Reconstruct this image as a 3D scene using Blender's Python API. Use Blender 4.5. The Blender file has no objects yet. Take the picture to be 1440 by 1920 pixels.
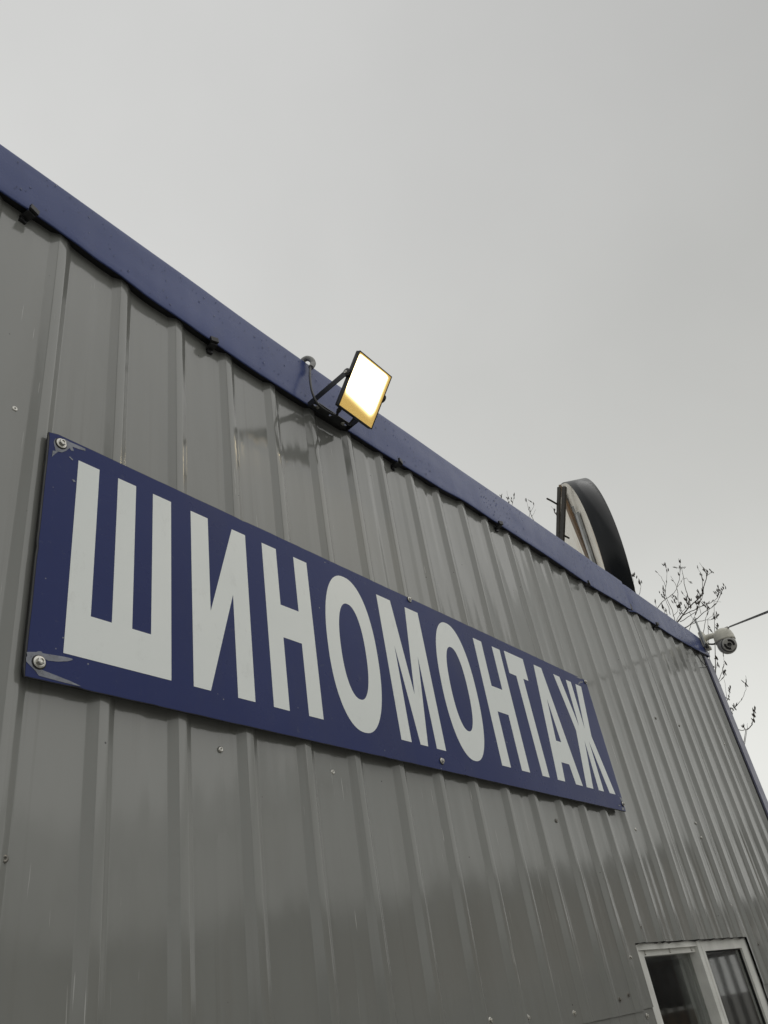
import bpy, bmesh, math, random
from mathutils import Vector, Matrix, noise

random.seed(7)
S = bpy.context.scene
COL = S.collection
EYE = Vector((0.0, -0.932, 1.55))

# ---------------------------------------------------------------- camera
cam_d = bpy.data.cameras.new('camera')
cam = bpy.data.objects.new('camera', cam_d)
COL.objects.link(cam)
ROT = Matrix(((0.62158156, -0.35517103, -0.69820477),
              (-0.76904347, -0.44624163, -0.45764675),
              (-0.14902517, 0.8214146, -0.55051753)))
cam.matrix_world = Matrix.Translation(EYE) @ ROT.to_4x4()
cam_d.sensor_fit = 'VERTICAL'
cam_d.sensor_height = 36.0
cam_d.sensor_width = 27.0
FPX = 1491.91
cam_d.lens = FPX / 1920 * 36.0
cam_d.clip_start = 0.02
cam_d.clip_end = 500
S.camera = cam

# ---------------------------------------------------------------- sky
W = bpy.data.worlds.new('World')
S.world = W
W.use_nodes = True
nt = W.node_tree
for n in list(nt.nodes):
    nt.nodes.remove(n)
def wn(t, **k):
    n = nt.nodes.new(t)
    for a, b in k.items():
        setattr(n, a, b)
    return n
SUN_EL, SUN_AZ = math.radians(38), math.radians(200)
out = wn('ShaderNodeOutputWorld')
bg = wn('ShaderNodeBackground')
sky = wn('ShaderNodeTexSky', sky_type='NISHITA')
sky.sun_disc = False
sky.sun_elevation = SUN_EL
sky.sun_rotation = math.radians(250)
sky.air_density = 1.0
sky.dust_density = 6.0
bw = wn('ShaderNodeRGBToBW')
nt.links.new(sky.outputs[0], bw.inputs[0])
tc = wn('ShaderNodeTexCoord')
sep = wn('ShaderNodeSeparateXYZ')
nt.links.new(tc.outputs['Generated'], sep.inputs[0])
ramp = wn('ShaderNodeValToRGB')
cr = ramp.color_ramp
cr.elements[0].position = 0.0
cr.elements[0].color = (0.80, 0.80, 0.765, 1)
cr.elements[1].position = 1.0
cr.elements[1].color = (0.60, 0.602, 0.595, 1)
for p_, c_ in ((0.22, (0.735, 0.738, 0.705)), (0.45, (0.600, 0.603, 0.580)), (0.66, (0.555, 0.558, 0.542)), (0.80, (0.560, 0.562, 0.552))):
    e = cr.elements.new(p_); e.color = c_ + (1,)
nt.links.new(sep.outputs['Z'], ramp.inputs[0])
cl = wn('ShaderNodeTexNoise')
cl.inputs['Scale'].default_value = 1.6
cl.inputs['Detail'].default_value = 5.0
cl.inputs['Roughness'].default_value = 0.5
nt.links.new(tc.outputs['Generated'], cl.inputs['Vector'])
mr = wn('ShaderNodeMapRange')
mr.inputs['From Min'].default_value = 0.3
mr.inputs['From Max'].default_value = 0.7
mr.inputs['To Min'].default_value = 9.55
mr.inputs['To Max'].default_value = 10.85
nt.links.new(cl.outputs['Fac'], mr.inputs['Value'])
# the cloud is thinner, so brighter, on the side behind the building
yr = wn('ShaderNodeMapRange', interpolation_type='SMOOTHSTEP')
yr.inputs['From Min'].default_value = -0.35
yr.inputs['From Max'].default_value = 0.75
yr.inputs['To Min'].default_value = 0.84
yr.inputs['To Max'].default_value = 1.25
nt.links.new(sep.outputs['Y'], yr.inputs['Value'])
ym = wn('ShaderNodeMath', operation='MULTIPLY')
nt.links.new(mr.outputs[0], ym.inputs[0]); nt.links.new(yr.outputs[0], ym.inputs[1])
vm = wn('ShaderNodeVectorMath', operation='SCALE')
nt.links.new(ramp.outputs[0], vm.inputs[0])
nt.links.new(ym.outputs[0], vm.inputs['Scale'])
mx = wn('ShaderNodeMix', data_type='RGBA')
mx.inputs[0].default_value = 0.04
nt.links.new(vm.outputs[0], mx.inputs[6])
nt.links.new(bw.outputs[0], mx.inputs[7])
nt.links.new(mx.outputs[2], bg.inputs['Color'])
bg.inputs['Strength'].default_value = 0.1
nt.links.new(bg.outputs[0], out.inputs[0])

# ---------------------------------------------------------------- sun (overcast)
sd = bpy.data.lights.new('sun', 'SUN')
sd.energy = 0.7
sd.angle = math.radians(80)
sd.color = (1.0, 0.985, 0.96)
sun = bpy.data.objects.new('sun', sd)
sun.rotation_euler = Vector((0.26, -0.50, 0.80)).to_track_quat('Z', 'Y').to_euler()
COL.objects.link(sun)

S.view_settings.view_transform = 'Standard'
S.view_settings.look = 'None'
S.view_settings.exposure = 0.0
S.view_settings.gamma = 1.0
S.view_settings.use_curve_mapping = False
S.cycles.max_bounces = 8
S.cycles.sample_clamp_indirect = 4.0


# ================================================================ helpers
class NT:
    """small node tree helper"""
    def __init__(self, name):
        self.m = bpy.data.materials.new(name)
        self.m.use_nodes = True
        self.t = self.m.node_tree
        self.b = self.t.nodes['Principled BSDF']
        self.tc = self.t.nodes.new('ShaderNodeTexCoord')
    def n(self, t, **k):
        n = self.t.nodes.new(t)
        for a, b in k.items():
            setattr(n, a, b)
        return n
    def l(self, a, b):
        self.t.links.new(a, b)
    def s(self, **k):
        for a, b in k.items():
            self.b.inputs[a.replace('_', ' ')].default_value = b
        return self
    def noise(self, scale, detail=3, rough=0.5, stretch=(1, 1, 1), coord='Object'):
        mp = self.n('ShaderNodeMapping')
        mp.inputs['Scale'].default_value = stretch
        self.l(self.tc.outputs[coord], mp.inputs[0])
        no = self.n('ShaderNodeTexNoise')
        no.inputs['Scale'].default_value = scale
        no.inputs['Detail'].default_value = detail
        no.inputs['Roughness'].default_value = rough
        self.l(mp.outputs[0], no.inputs['Vector'])
        return no.outputs['Fac']
    def rng(self, fac, a, b, c, d):
        m = self.n('ShaderNodeMapRange')
        for k, v in zip(('From Min', 'From Max', 'To Min', 'To Max'), (a, b, c, d)):
            m.inputs[k].default_value = v
        self.l(fac, m.inputs['Value'])
        return m.outputs[0]
    def mix(self, fac, c1, c2, blend='MIX'):
        m = self.n('ShaderNodeMix', data_type='RGBA', blend_type=blend)
        for i, v in ((0, fac), (6, c1), (7, c2)):
            if isinstance(v, (int, float)):
                m.inputs[i].default_value = v
            elif isinstance(v, tuple):
                m.inputs[i].default_value = v if len(v) == 4 else v + (1,)
            else:
                self.l(v, m.inputs[i])
        return m.outputs[2]
    def bump(self, h, dist, strength=1.0, prev=None):
        b = self.n('ShaderNodeBump')
        b.inputs['Distance'].default_value = dist
        b.inputs['Strength'].default_value = strength
        self.l(h, b.inputs['Height'])
        if prev is not None:
            self.l(prev, b.inputs['Normal'])
        return b.outputs[0]

def simple(name, col, rough=0.5, metal=0.0, spec=0.5, var=0.12, scale=20, bumpd=0.0):
    t = NT(name)
    t.s(Roughness=rough, Metallic=metal)
    t.b.inputs['Specular IOR Level'].default_value = spec
    f = t.noise(scale, 4, 0.6)
    lo = tuple(c * (1 - var) for c in col); hi = tuple(min(1, c * (1 + var)) for c in col)
    f2 = t.rng(f, 0.3, 0.7, 0, 1)
    t.l(t.mix(f2, lo, hi), t.b.inputs['Base Color'])
    t.l(t.rng(f, 0.3, 0.7, rough * 0.85, min(1, rough * 1.15)), t.b.inputs['Roughness'])
    if bumpd:
        t.l(t.bump(f, bumpd), t.b.inputs['Normal'])
    return t.m

# --- grey painted profiled steel
def mat_wall():
    t = NT('grey_painted_sheet')
    big = t.noise(1.3, 4, 0.55, (1, 1, 0.5))
    dirt = t.noise(9, 5, 0.65, (1, 1, 0.25))
    c = t.mix(t.rng(big, 0.3, 0.7, 0, 1), (0.214, 0.218, 0.205), (0.248, 0.252, 0.237))
    c = t.mix(t.rng(dirt, 0.5, 0.8, 0, 0.28), c, (0.17, 0.165, 0.14))
    # thin pale scuffs running down the sheets
    scr = t.noise(1.0, 2, 0.5, (210, 210, 7))
    scm = t.noise(1.0, 2, 0.5, (9, 9, 5))
    m1 = t.rng(scr, 0.715, 0.735, 0, 1)
    m2 = t.rng(scm, 0.52, 0.6, 0, 1)
    mul = t.n('ShaderNodeMath', operation='MULTIPLY')
    t.l(m1, mul.inputs[0]); t.l(m2, mul.inputs[1])
    c = t.mix(mul.outputs[0], c, (0.42, 0.42, 0.40))
    # dark specks
    sp = t.n('ShaderNodeTexVoronoi')
    sp.inputs['Scale'].default_value = 22
    t.l(t.tc.outputs['Object'], sp.inputs['Vector'])
    m3 = t.rng(sp.outputs['Distance'], 0.025, 0.045, 1, 0)
    spm = t.rng(t.noise(7, 1), 0.52, 0.56, 0, 1)
    mul2 = t.n('ShaderNodeMath', operation='MULTIPLY')
    t.l(m3, mul2.inputs[0]); t.l(spm, mul2.inputs[1])
    c = t.mix(mul2.outputs[0], c, (0.03, 0.03, 0.028))
    # run-off streaks
    ru = t.noise(1.0, 3, 0.55, (75, 75, 1.1))
    rm = t.noise(1.0, 2, 0.5, (4, 4, 1.2))
    mu = t.n('ShaderNodeMath', operation='MULTIPLY')
    t.l(t.rng(ru, 0.56, 0.74, 0, 1), mu.inputs[0]); t.l(t.rng(rm, 0.45, 0.65, 0, 0.42), mu.inputs[1])
    c = t.mix(mu.outputs[0], c, (0.135, 0.13, 0.112))
    # faint smears
    sm = t.noise(3.0, 6, 0.7, (1, 1, 1.3))
    c = t.mix(t.rng(sm, 0.62, 0.78, 0, 0.35), c, (0.12, 0.118, 0.10))
    t.l(c, t.b.inputs['Base Color'])
    t.b.inputs['IOR'].default_value = 1.62
    t.b.inputs['Specular IOR Level'].default_value = 0.5
    t.l(t.rng(t.noise(6, 4, 0.6), 0.3, 0.7, 0.09, 0.15), t.b.inputs['Roughness'])
    wav = t.noise(1.0, 2, 0.4, (6, 6, 2.2))
    nb = t.bump(wav, 0.0032)
    nb = t.bump(t.noise(1.0, 2, 0.5, (26, 26, 6)), 0.00038, 1.0, nb)
    fine = t.noise(1.0, 3, 0.6, (34, 34, 9))
    nb = t.bump(fine, 0.00022, 1.0, nb)
    peel = t.noise(420, 2, 0.5)
    nb = t.bump(peel, 0.00002, 1.0, nb)
    t.l(nb, t.b.inputs['Normal'])
    return t.m
M_WALL = mat_wall()

def mat_blue(name, lo, hi, rough):
    t = NT(name)
    f = t.noise(3, 4, 0.6)
    c = t.mix(t.rng(f, 0.3, 0.7, 0, 1), lo, hi)
    d = t.noise(26, 5, 0.7, (1, 1, 0.4))
    c = t.mix(t.rng(d, 0.58, 0.85, 0, 0.3), c, (0.08, 0.09, 0.13))
    t.s(IOR=1.30)
    t.l(c, t.b.inputs['Base Color'])
    t.l(t.rng(t.noise(14, 4, 0.6), 0.3, 0.7, rough * 0.8, rough * 1.25), t.b.inputs['Roughness'])
    nb = t.bump(t.noise(1.0, 2, 0.4, (2.2, 5, 5)), 0.006)
    nb = t.bump(t.noise(1.0, 3, 0.5, (22, 22, 22)), 0.0003, 1.0, nb)
    t.l(nb, t.b.inputs['Normal'])
    return t.m
M_CAP = mat_blue('blue_painted_flashing', (0.060, 0.082, 0.208), (0.072, 0.096, 0.235), 0.26)
M_TRIM = mat_blue('blue_corner_sky_sheen', (0.16, 0.165, 0.235), (0.18, 0.185, 0.26), 0.30)  # flashing blue made paler and greyer, grazing sky reflection put into the colour

def mat_sign():
    t = NT('dark_blue_sign_film')
    f = t.noise(2.2, 5, 0.6)
    c = t.mix(t.rng(f, 0.3, 0.7, 0, 1), (0.020, 0.031, 0.125), (0.027, 0.040, 0.145))
    d = t.noise(60, 5, 0.7)
    c = t.mix(t.rng(d, 0.62, 0.80, 0, 0.5), c, (0.12, 0.13, 0.17))
    vo = t.n('ShaderNodeTexVoronoi'); vo.inputs['Scale'].default_value = 34
    t.l(t.tc.outputs['Object'], vo.inputs['Vector'])
    ch = t.n('ShaderNodeMath', operation='MULTIPLY')
    t.l(t.rng(vo.outputs['Distance'], 0.03, 0.055, 1, 0), ch.inputs[0]); t.l(t.rng(t.noise(5, 2), 0.54, 0.58, 0, 1), ch.inputs[1])
    c = t.mix(ch.outputs[0], c, (0.30, 0.31, 0.33))
    gr = t.noise(2.6, 6, 0.7, (1, 1, 0.35))
    c = t.mix(t.rng(gr, 0.5, 0.75, 0, 0.28), c, (0.075, 0.08, 0.10))
    t.s(IOR=1.24)
    t.l(c, t.b.inputs['Base Color'])
    t.l(t.rng(t.noise(7, 5, 0.6), 0.3, 0.7, 0.24, 0.34), t.b.inputs['Roughness'])
    nb = t.bump(t.noise(1.0, 2, 0.4, (3, 3, 3)), 0.004)
    nb = t.bump(t.noise(500, 2), 0.00002, 1.0, nb)
    t.l(nb, t.b.inputs['Normal'])
    return t.m
M_SIGN = mat_sign()

def mat_white_film():
    t = NT('white_letter_film')
    f = t.noise(3, 5, 0.6)
    c = t.mix(t.rng(f, 0.3, 0.7, 0, 1), (0.80, 0.84, 0.82), (0.86, 0.89, 0.87))
    d = t.noise(40, 6, 0.75, (1, 1, 0.5))
    c = t.mix(t.rng(d, 0.58, 0.82, 0, 0.30), c, (0.42, 0.43, 0.40))
    t.l(c, t.b.inputs['Base Color'])
    t.s(Roughness=0.36)
    return t.m
M_LET = mat_white_film()

M_EDGE = simple('black_sign_core', (0.02, 0.02, 0.022), 0.5)
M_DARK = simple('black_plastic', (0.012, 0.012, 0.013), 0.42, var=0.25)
M_BLKMETAL = simple('black_powder_coat', (0.016, 0.017, 0.018), 0.38, var=0.2, bumpd=0.00003, scale=300)
M_ZINC = simple('zinc_steel', (0.55, 0.54, 0.50), 0.32, 0.9, var=0.2, scale=120)
M_DULLZINC = simple('dull_zinc_steel', (0.20, 0.19, 0.17), 0.45, 0.7, var=0.35, scale=150)
M_RUBBER = simple('black_rubber', (0.02, 0.02, 0.02), 0.7)
M_PEEL = simple('bare_aluminium_under_film', (0.17, 0.18, 0.21), 0.30, 0.25, var=0.35, scale=60)
M_PVC = simple('dirty_white_plastic', (0.72, 0.72, 0.68), 0.42, var=0.12, scale=14, bumpd=0.0002)
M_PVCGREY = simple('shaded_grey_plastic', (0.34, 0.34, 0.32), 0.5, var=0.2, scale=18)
M_CREAM = simple('yellowed_white_plastic', (0.58, 0.565, 0.49), 0.4, var=0.08, scale=30)
M_CAMGREY = simple('grey_white_plastic', (0.40, 0.395, 0.37), 0.38, var=0.08, scale=30)
M_CONDUIT = simple('grey_corrugated_plastic', (0.30, 0.30, 0.29), 0.5)
M_RIM = simple('navy_black_glossy_rim', (0.0025, 0.004, 0.006), 0.25, spec=0.3, var=0.1, scale=6)
M_GALV = simple('galvanised_steel', (0.30, 0.31, 0.31), 0.45, 0.6, var=0.2, scale=25)
M_BRACE = simple('dark_steel_angle', (0.035, 0.032, 0.028), 0.6, var=0.4, scale=30)
M_BARK = simple('grey_brown_bark', (0.07, 0.06, 0.05), 0.85, var=0.3, scale=40)
M_BUD = simple('dark_catkin_bud', (0.035, 0.028, 0.022), 0.8, var=0.3, scale=90)
M_ROOF = simple('bitumen_roofing', (0.05, 0.05, 0.052), 0.85, scale=8)
M_LINER = simple('dark_plywood_lining', (0.36, 0.31, 0.25), 0.8, var=0.25, scale=6)
M_LENSGLASS = simple('black_lens_glass', (0.004, 0.004, 0.005), 0.06)

def mat_backpanel():
    t = NT('white_back_panel_with_rust_runs')
    f = t.noise(1.0, 5, 0.65, (14, 14, 1.6))
    c = t.mix(t.rng(f, 0.52, 0.68, 0, 0.75), (0.72, 0.70, 0.64), (0.48, 0.33, 0.17))
    g = t.noise(5, 5, 0.6)
    c = t.mix(t.rng(g, 0.5, 0.75, 0, 0.4), c, (0.5, 0.48, 0.40))
    t.l(c, t.b.inputs['Base Color'])
    t.s(Roughness=0.45)
    return t.m
M_BACK = mat_backpanel()

def mat_rust():
    t = NT('rusty_steel_bar')
    f = t.noise(9, 6, 0.7)
    c = t.mix(t.rng(f, 0.4, 0.6, 0, 1), (0.13, 0.10, 0.075), (0.20, 0.125, 0.065))
    t.l(c, t.b.inputs['Base Color'])
    t.s(Roughness=0.8)
    return t.m
M_RUST = mat_rust()

def mat_glass():
    t = NT('window_glass')
    t.s(Roughness=0.03, IOR=1.52)
    t.b.inputs['Transmission Weight'].default_value = 1.0
    t.b.inputs['Base Color'].default_value = (0.80, 0.84, 0.82, 1)
    t.l(t.bump(t.noise(3, 2, 0.4), 0.00015), t.b.inputs['Normal'])
    return t.m
M_GLASS = mat_glass()

def mat_led():
    """lit LED panel: the chip field burns white, the diffuser border and foot glow amber"""
    t = NT('lit_led_panel')
    sp = t.n('ShaderNodeSeparateXYZ')
    t.l(t.tc.outputs['Generated'], sp.inputs[0])
    u, v = sp.outputs[0], sp.outputs[2]
    tilt = t.n('ShaderNodeMath', operation='MULTIPLY_ADD')
    t.l(u, tilt.inputs[0]); tilt.inputs[1].default_value = 0.10; t.l(v, tilt.inputs[2])
    def ss(x, a, b):
        m = t.n('ShaderNodeMapRange', interpolation_type='SMOOTHSTEP')
        m.inputs['From Min'].default_value = a; m.inputs['From Max'].default_value = b
        t.l(x, m.inputs['Value'])
        return m.outputs[0]
    def mul(a, b):
        m = t.n('ShaderNodeMath', operation='MULTIPLY')
        t.l(a, m.inputs[0]); t.l(b, m.inputs[1])
        return m.outputs[0]
    def inv(a):
        m = t.n('ShaderNodeMath', operation='SUBTRACT')
        m.inputs[0].default_value = 1.0; t.l(a, m.inputs[1])
        return m.outputs[0]
    hot = mul(mul(ss(tilt.outputs[0], 0.14, 0.44), inv(ss(v, 0.93, 1.0))), mul(ss(u, -0.04, 0.07), inv(ss(u, 0.80, 1.0))))
    gr = t.noise(520, 2, 0.7)
    amber = t.mix(t.rng(gr, 0.35, 0.65, 0, 1), (0.30, 0.18, 0.035), (0.66, 0.43, 0.13))
    hot2 = mul(mul(hot, hot), hot)
    em = t.mix(hot2, t.mix(hot, amber, (1.5, 1.15, 0.40)), (30.0, 24.0, 14.0))
    t.b.inputs['Base Color'].default_value = (0.35, 0.28, 0.10, 1)
    t.s(Roughness=0.25)
    t.l(em, t.b.inputs['Emission Color'])
    t.b.inputs['Emission Strength'].default_value = 1.0
    return t.m
M_LED = mat_led()


class MB:
    def __init__(self):
        self.v = []; self.f = []; self.sm = []
    def add(self, vs, fs, smooth=False):
        o = len(self.v)
        self.v += [tuple(x) for x in vs]
        self.f += [tuple(i + o for i in q) for q in fs]
        self.sm += [smooth] * len(fs)
        return self
    def box(self, a, b, mat=None, bev=0.0):
        (x0, y0, z0), (x1, y1, z1) = a, b
        x0, x1 = sorted((x0, x1)); y0, y1 = sorted((y0, y1)); z0, z1 = sorted((z0, z1))
        if bev:
            bm = bmesh.new()
            bmesh.ops.create_cube(bm, size=1)
            for q in bm.verts:
                q.co = Vector((x0 + (q.co.x + .5) * (x1 - x0), y0 + (q.co.y + .5) * (y1 - y0), z0 + (q.co.z + .5) * (z1 - z0)))
            bmesh.ops.bevel(bm, geom=bm.edges[:], offset=bev, segments=2, affect='EDGES', profile=0.6)
            vs = [v.co.copy() for v in bm.verts]
            bm.verts.index_update()
            fs = [tuple(v.index for v in f.verts) for f in bm.faces]
            bm.free()
        else:
            vs = [Vector(p) for p in ((x0, y0, z0), (x1, y0, z0), (x1, y1, z0), (x0, y1, z0), (x0, y0, z1), (x1, y0, z1), (x1, y1, z1), (x0, y1, z1))]
            fs = [(0, 3, 2, 1), (4, 5, 6, 7), (0, 1, 5, 4), (1, 2, 6, 5), (2, 3, 7, 6), (3, 0, 4, 7)]
        if mat is not None:
            vs = [mat @ v for v in vs]
        return self.add(vs, fs)
    def tube(self, pts, r, n=8, caps=True, rfun=None):
        pts = [Vector(p) for p in pts]
        rs = r if isinstance(r, (list, tuple)) else [r] * len(pts)
        up = Vector((0.31, 0.17, 0.93)).normalized()
        rings = []
        prev = None
        for i, p in enumerate(pts):
            d = (pts[min(i + 1, len(pts) - 1)] - pts[max(i - 1, 0)]).normalized()
            if prev is None:
                a = d.cross(up)
                if a.length < 1e-3: a = d.cross(Vector((1, 0, 0)))
                a.normalize()
            else:
                a = (prev - d * prev.dot(d)).normalized()
            prev = a
            b = d.cross(a)
            rings.append([p + (a * math.cos(2 * math.pi * k / n) + b * math.sin(2 * math.pi * k / n)) * rs[i] for k in range(n)])
        vs = [q for rg in rings for q in rg]
        fs = []
        for i in range(len(pts) - 1):
            for k in range(n):
                fs.append((i * n + k, i * n + (k + 1) % n, (i + 1) * n + (k + 1) % n, (i + 1) * n + k))
        self.add(vs, fs, True)
        if caps:
            self.add(rings[0], [tuple(reversed(range(n)))])
            self.add(rings[-1], [tuple(range(n))])
        return self
    def lathe(self, prof, origin, axis, n=24, smooth=True):
        """prof: (radius, height) along axis"""
        axis = Vector(axis).normalized(); o = Vector(origin)
        a = axis.orthogonal().normalized(); b = axis.cross(a)
        vs = []; fs = []
        for r, h in prof:
            for k in range(n):
                t = 2 * math.pi * k / n
                vs.append(o + axis * h + (a * math.cos(t) + b * math.sin(t)) * r)
        for i in range(len(prof) - 1):
            for k in range(n):
                fs.append((i * n + k, i * n + (k + 1) % n, (i + 1) * n + (k + 1) % n, (i + 1) * n + k))
        return self.add(vs, fs, smooth)
    def prism(self, poly, o, ex, ey, th, holes=None):
        """flat polygon (2D) at origin o spanned by ex, ey and thickened by th along ex x ey"""
        o, ex, ey = Vector(o), Vector(ex), Vector(ey)
        nz = ex.cross(ey).normalized()
        from mathutils.geometry import tessellate_polygon
        loops = [poly] + (holes or [])
        tri = tessellate_polygon([[Vector((x, y, 0)) for x, y in L] for L in loops])
        flat = [p for L in loops for p in L]
        n = len(flat)
        vs = [o + ex * x + ey * y for x, y in flat] + [o + ex * x + ey * y + nz * th for x, y in flat]
        fs = [tuple(t) for t in tri] + [tuple(i + n for i in reversed(t)) for t in tri]
        k = 0
        for L in loops:
            m = len(L)
            for i in range(m):
                j = (i + 1) % m
                fs.append((k + i, k + j, k + j + n, k + i + n))
            k += m
        return self.add(vs, fs)
    def build(self, name, mat, parent=None, loc=None, recalc=True):
        me = bpy.data.meshes.new(name)
        org = Vector(loc) if loc is not None else Vector((0, 0, 0))
        me.from_pydata([tuple(Vector(v) - org) for v in self.v], [], self.f)
        me.polygons.foreach_set('use_smooth', self.sm)
        if recalc:
            bm = bmesh.new(); bm.from_mesh(me)
            bmesh.ops.recalc_face_normals(bm, faces=bm.faces)
            bm.to_mesh(me); bm.free()
        me.materials.append(mat)
        me.update()
        o = bpy.data.objects.new(name, me)
        COL.objects.link(o)
        o.location = org
        if parent is not None:
            o.parent = parent
        return o

def thing(name, label, cat, group=None, loc=(0, 0, 0), rot=None):
    o = bpy.data.objects.new(name, None)
    COL.objects.link(o)
    o.location = loc
    o.empty_display_size = 0.1
    o['label'] = label; o['category'] = cat
    if group: o['group'] = group
    return o

def tag(o, label, cat, group=None):
    o['label'] = label; o['category'] = cat
    if group: o['group'] = group
    return o

def at(px, py, X=None, y=None):
    """point of the place seen at a pixel of the 1440 x 1920 photograph, on the plane x = X or y = y"""
    d = ROT @ Vector((px - 720, -(py - 960), -FPX))
    t = X / d.x if X is not None else (y - EYE.y) / d.y
    return EYE + d * t

def lerp_list(tab, x):
    if x <= tab[0][0]: return tab[0][1]
    for (a, b), (c, d) in zip(tab, tab[1:]):
        if x <= c:
            t = (x - a) / (c - a); t = t * t * (3 - 2 * t)
            return b + (d - b) * t
    return tab[-1][1]

def ss(a, b, x):
    t = max(0, min(1, (x - a) / (b - a)))
    return t * t * (3 - 2 * t)

# ================================================================ ground
g = MB()
g.add([(-150, -150, 0), (150, -150, 0), (150, 150, 0), (-150, 150, 0)], [(0, 1, 2, 3)])
def mat_ground():
    t = NT('wet_worn_concrete')
    f = t.noise(0.6, 6, 0.6); f2 = t.noise(9, 6, 0.7)
    c = t.mix(t.rng(f, 0.3, 0.7, 0, 1), (0.20, 0.195, 0.18), (0.27, 0.265, 0.25))
    c = t.mix(t.rng(f2, 0.4, 0.7, 0, 0.5), c, (0.14, 0.135, 0.125))
    t.l(c, t.b.inputs['Base Color']); t.s(Roughness=0.8)
    return t.m
gd = g.build('ground', mat_ground())
gd['kind'] = 'structure'

# ================================================================ building
BX0, BX1, BY1 = -1.3, 4.170, 3.2
PITCH = 0.1375
RIB0 = 0.640            # right edge of a rib top, at the sign's foot
D = 0.0085              # rib depth
building = thing('metal_building', 'low building clad in grey ribbed steel sheets under a dark blue roof flashing', 'building')

CREASE = 0.0009
def profile(x0, x1):
    """(x, y) points of the ribbed sheet between x0 and x1, folds rounded"""
    pts = []
    k0 = math.floor((x0 - RIB0) / PITCH) - 1
    k1 = math.ceil((x1 - RIB0) / PITCH) + 1
    fw = 0.0014
    for k in range(k0, k1 + 1):
        xr = RIB0 + k * PITCH
        P = [(xr - 0.0305, D), (xr - 0.0165, 0.0), (xr, 0.0), (xr + 0.0140, D)]
        corners = []
        for (cx, cy), (din, dout) in zip(P, (((1, 0), (.855, -.519)), ((.855, -.519), (1, 0)), ((1, 0), (.855, .519)), ((.855, .519), (1, 0)))):
            corners.append((cx - din[0] * 2.4 * fw, cy - din[1] * 2.4 * fw))
            for q in range(5):
                t = q / 4
                # quadratic bend
                ax, ay = cx - din[0] * fw, cy - din[1] * fw
                bx, by = cx + dout[0] * fw, cy + dout[1] * fw
                corners.append(((1 - t) ** 2 * ax + 2 * t * (1 - t) * cx + t * t * bx, (1 - t) ** 2 * ay + 2 * t * (1 - t) * cy + t * t * by))
            corners.append((cx + dout[0] * 2.4 * fw, cy + dout[1] * 2.4 * fw))
        pts += corners
        # the pan is sprung by the rolls: a soft crease a thumb's width from the rib
        f0, fc, f1 = xr + 0.0140 + 0.004, xr + 0.0140 + 0.025, xr + PITCH - 0.0305 - 0.004
        fd_ = f1 - 0.030
        for q in range(0, 5): pts.append((f0 + (fc - f0) * q / 4, D + CREASE * math.sin(math.pi / 2 * q / 4)))
        for q in range(1, 4): pts.append((fc + (fd_ - fc) * q / 4, D + CREASE))
        for q in range(0, 5): pts.append((fd_ + (f1 - fd_) * q / 4, D + CREASE * math.cos(math.pi / 2 * q / 4)))
    pts.sort()
    # cut to the range
    res = []
    for i, (x, y) in enumerate(pts):
        if x0 < x < x1:
            res.append((x, y))
    def ev(x):
        for (a, b), (c, d) in zip(pts, pts[1:]):
            if a <= x <= c:
                return b + (d - b) * (x - a) / max(1e-9, c - a)
        return D
    for k in range(k0, k1 + 1):
        xr = RIB0 + k * PITCH
        for q in range(1, 6):
            xq = xr - 0.0165 + 0.0033 + (0.0165 - 0.0066) * q / 6
            if x0 < xq < x1: res.append((xq, 0.0))
    res.sort()
    return [(x0, ev(x0))] + res + [(x1, ev(x1))], ev

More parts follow.
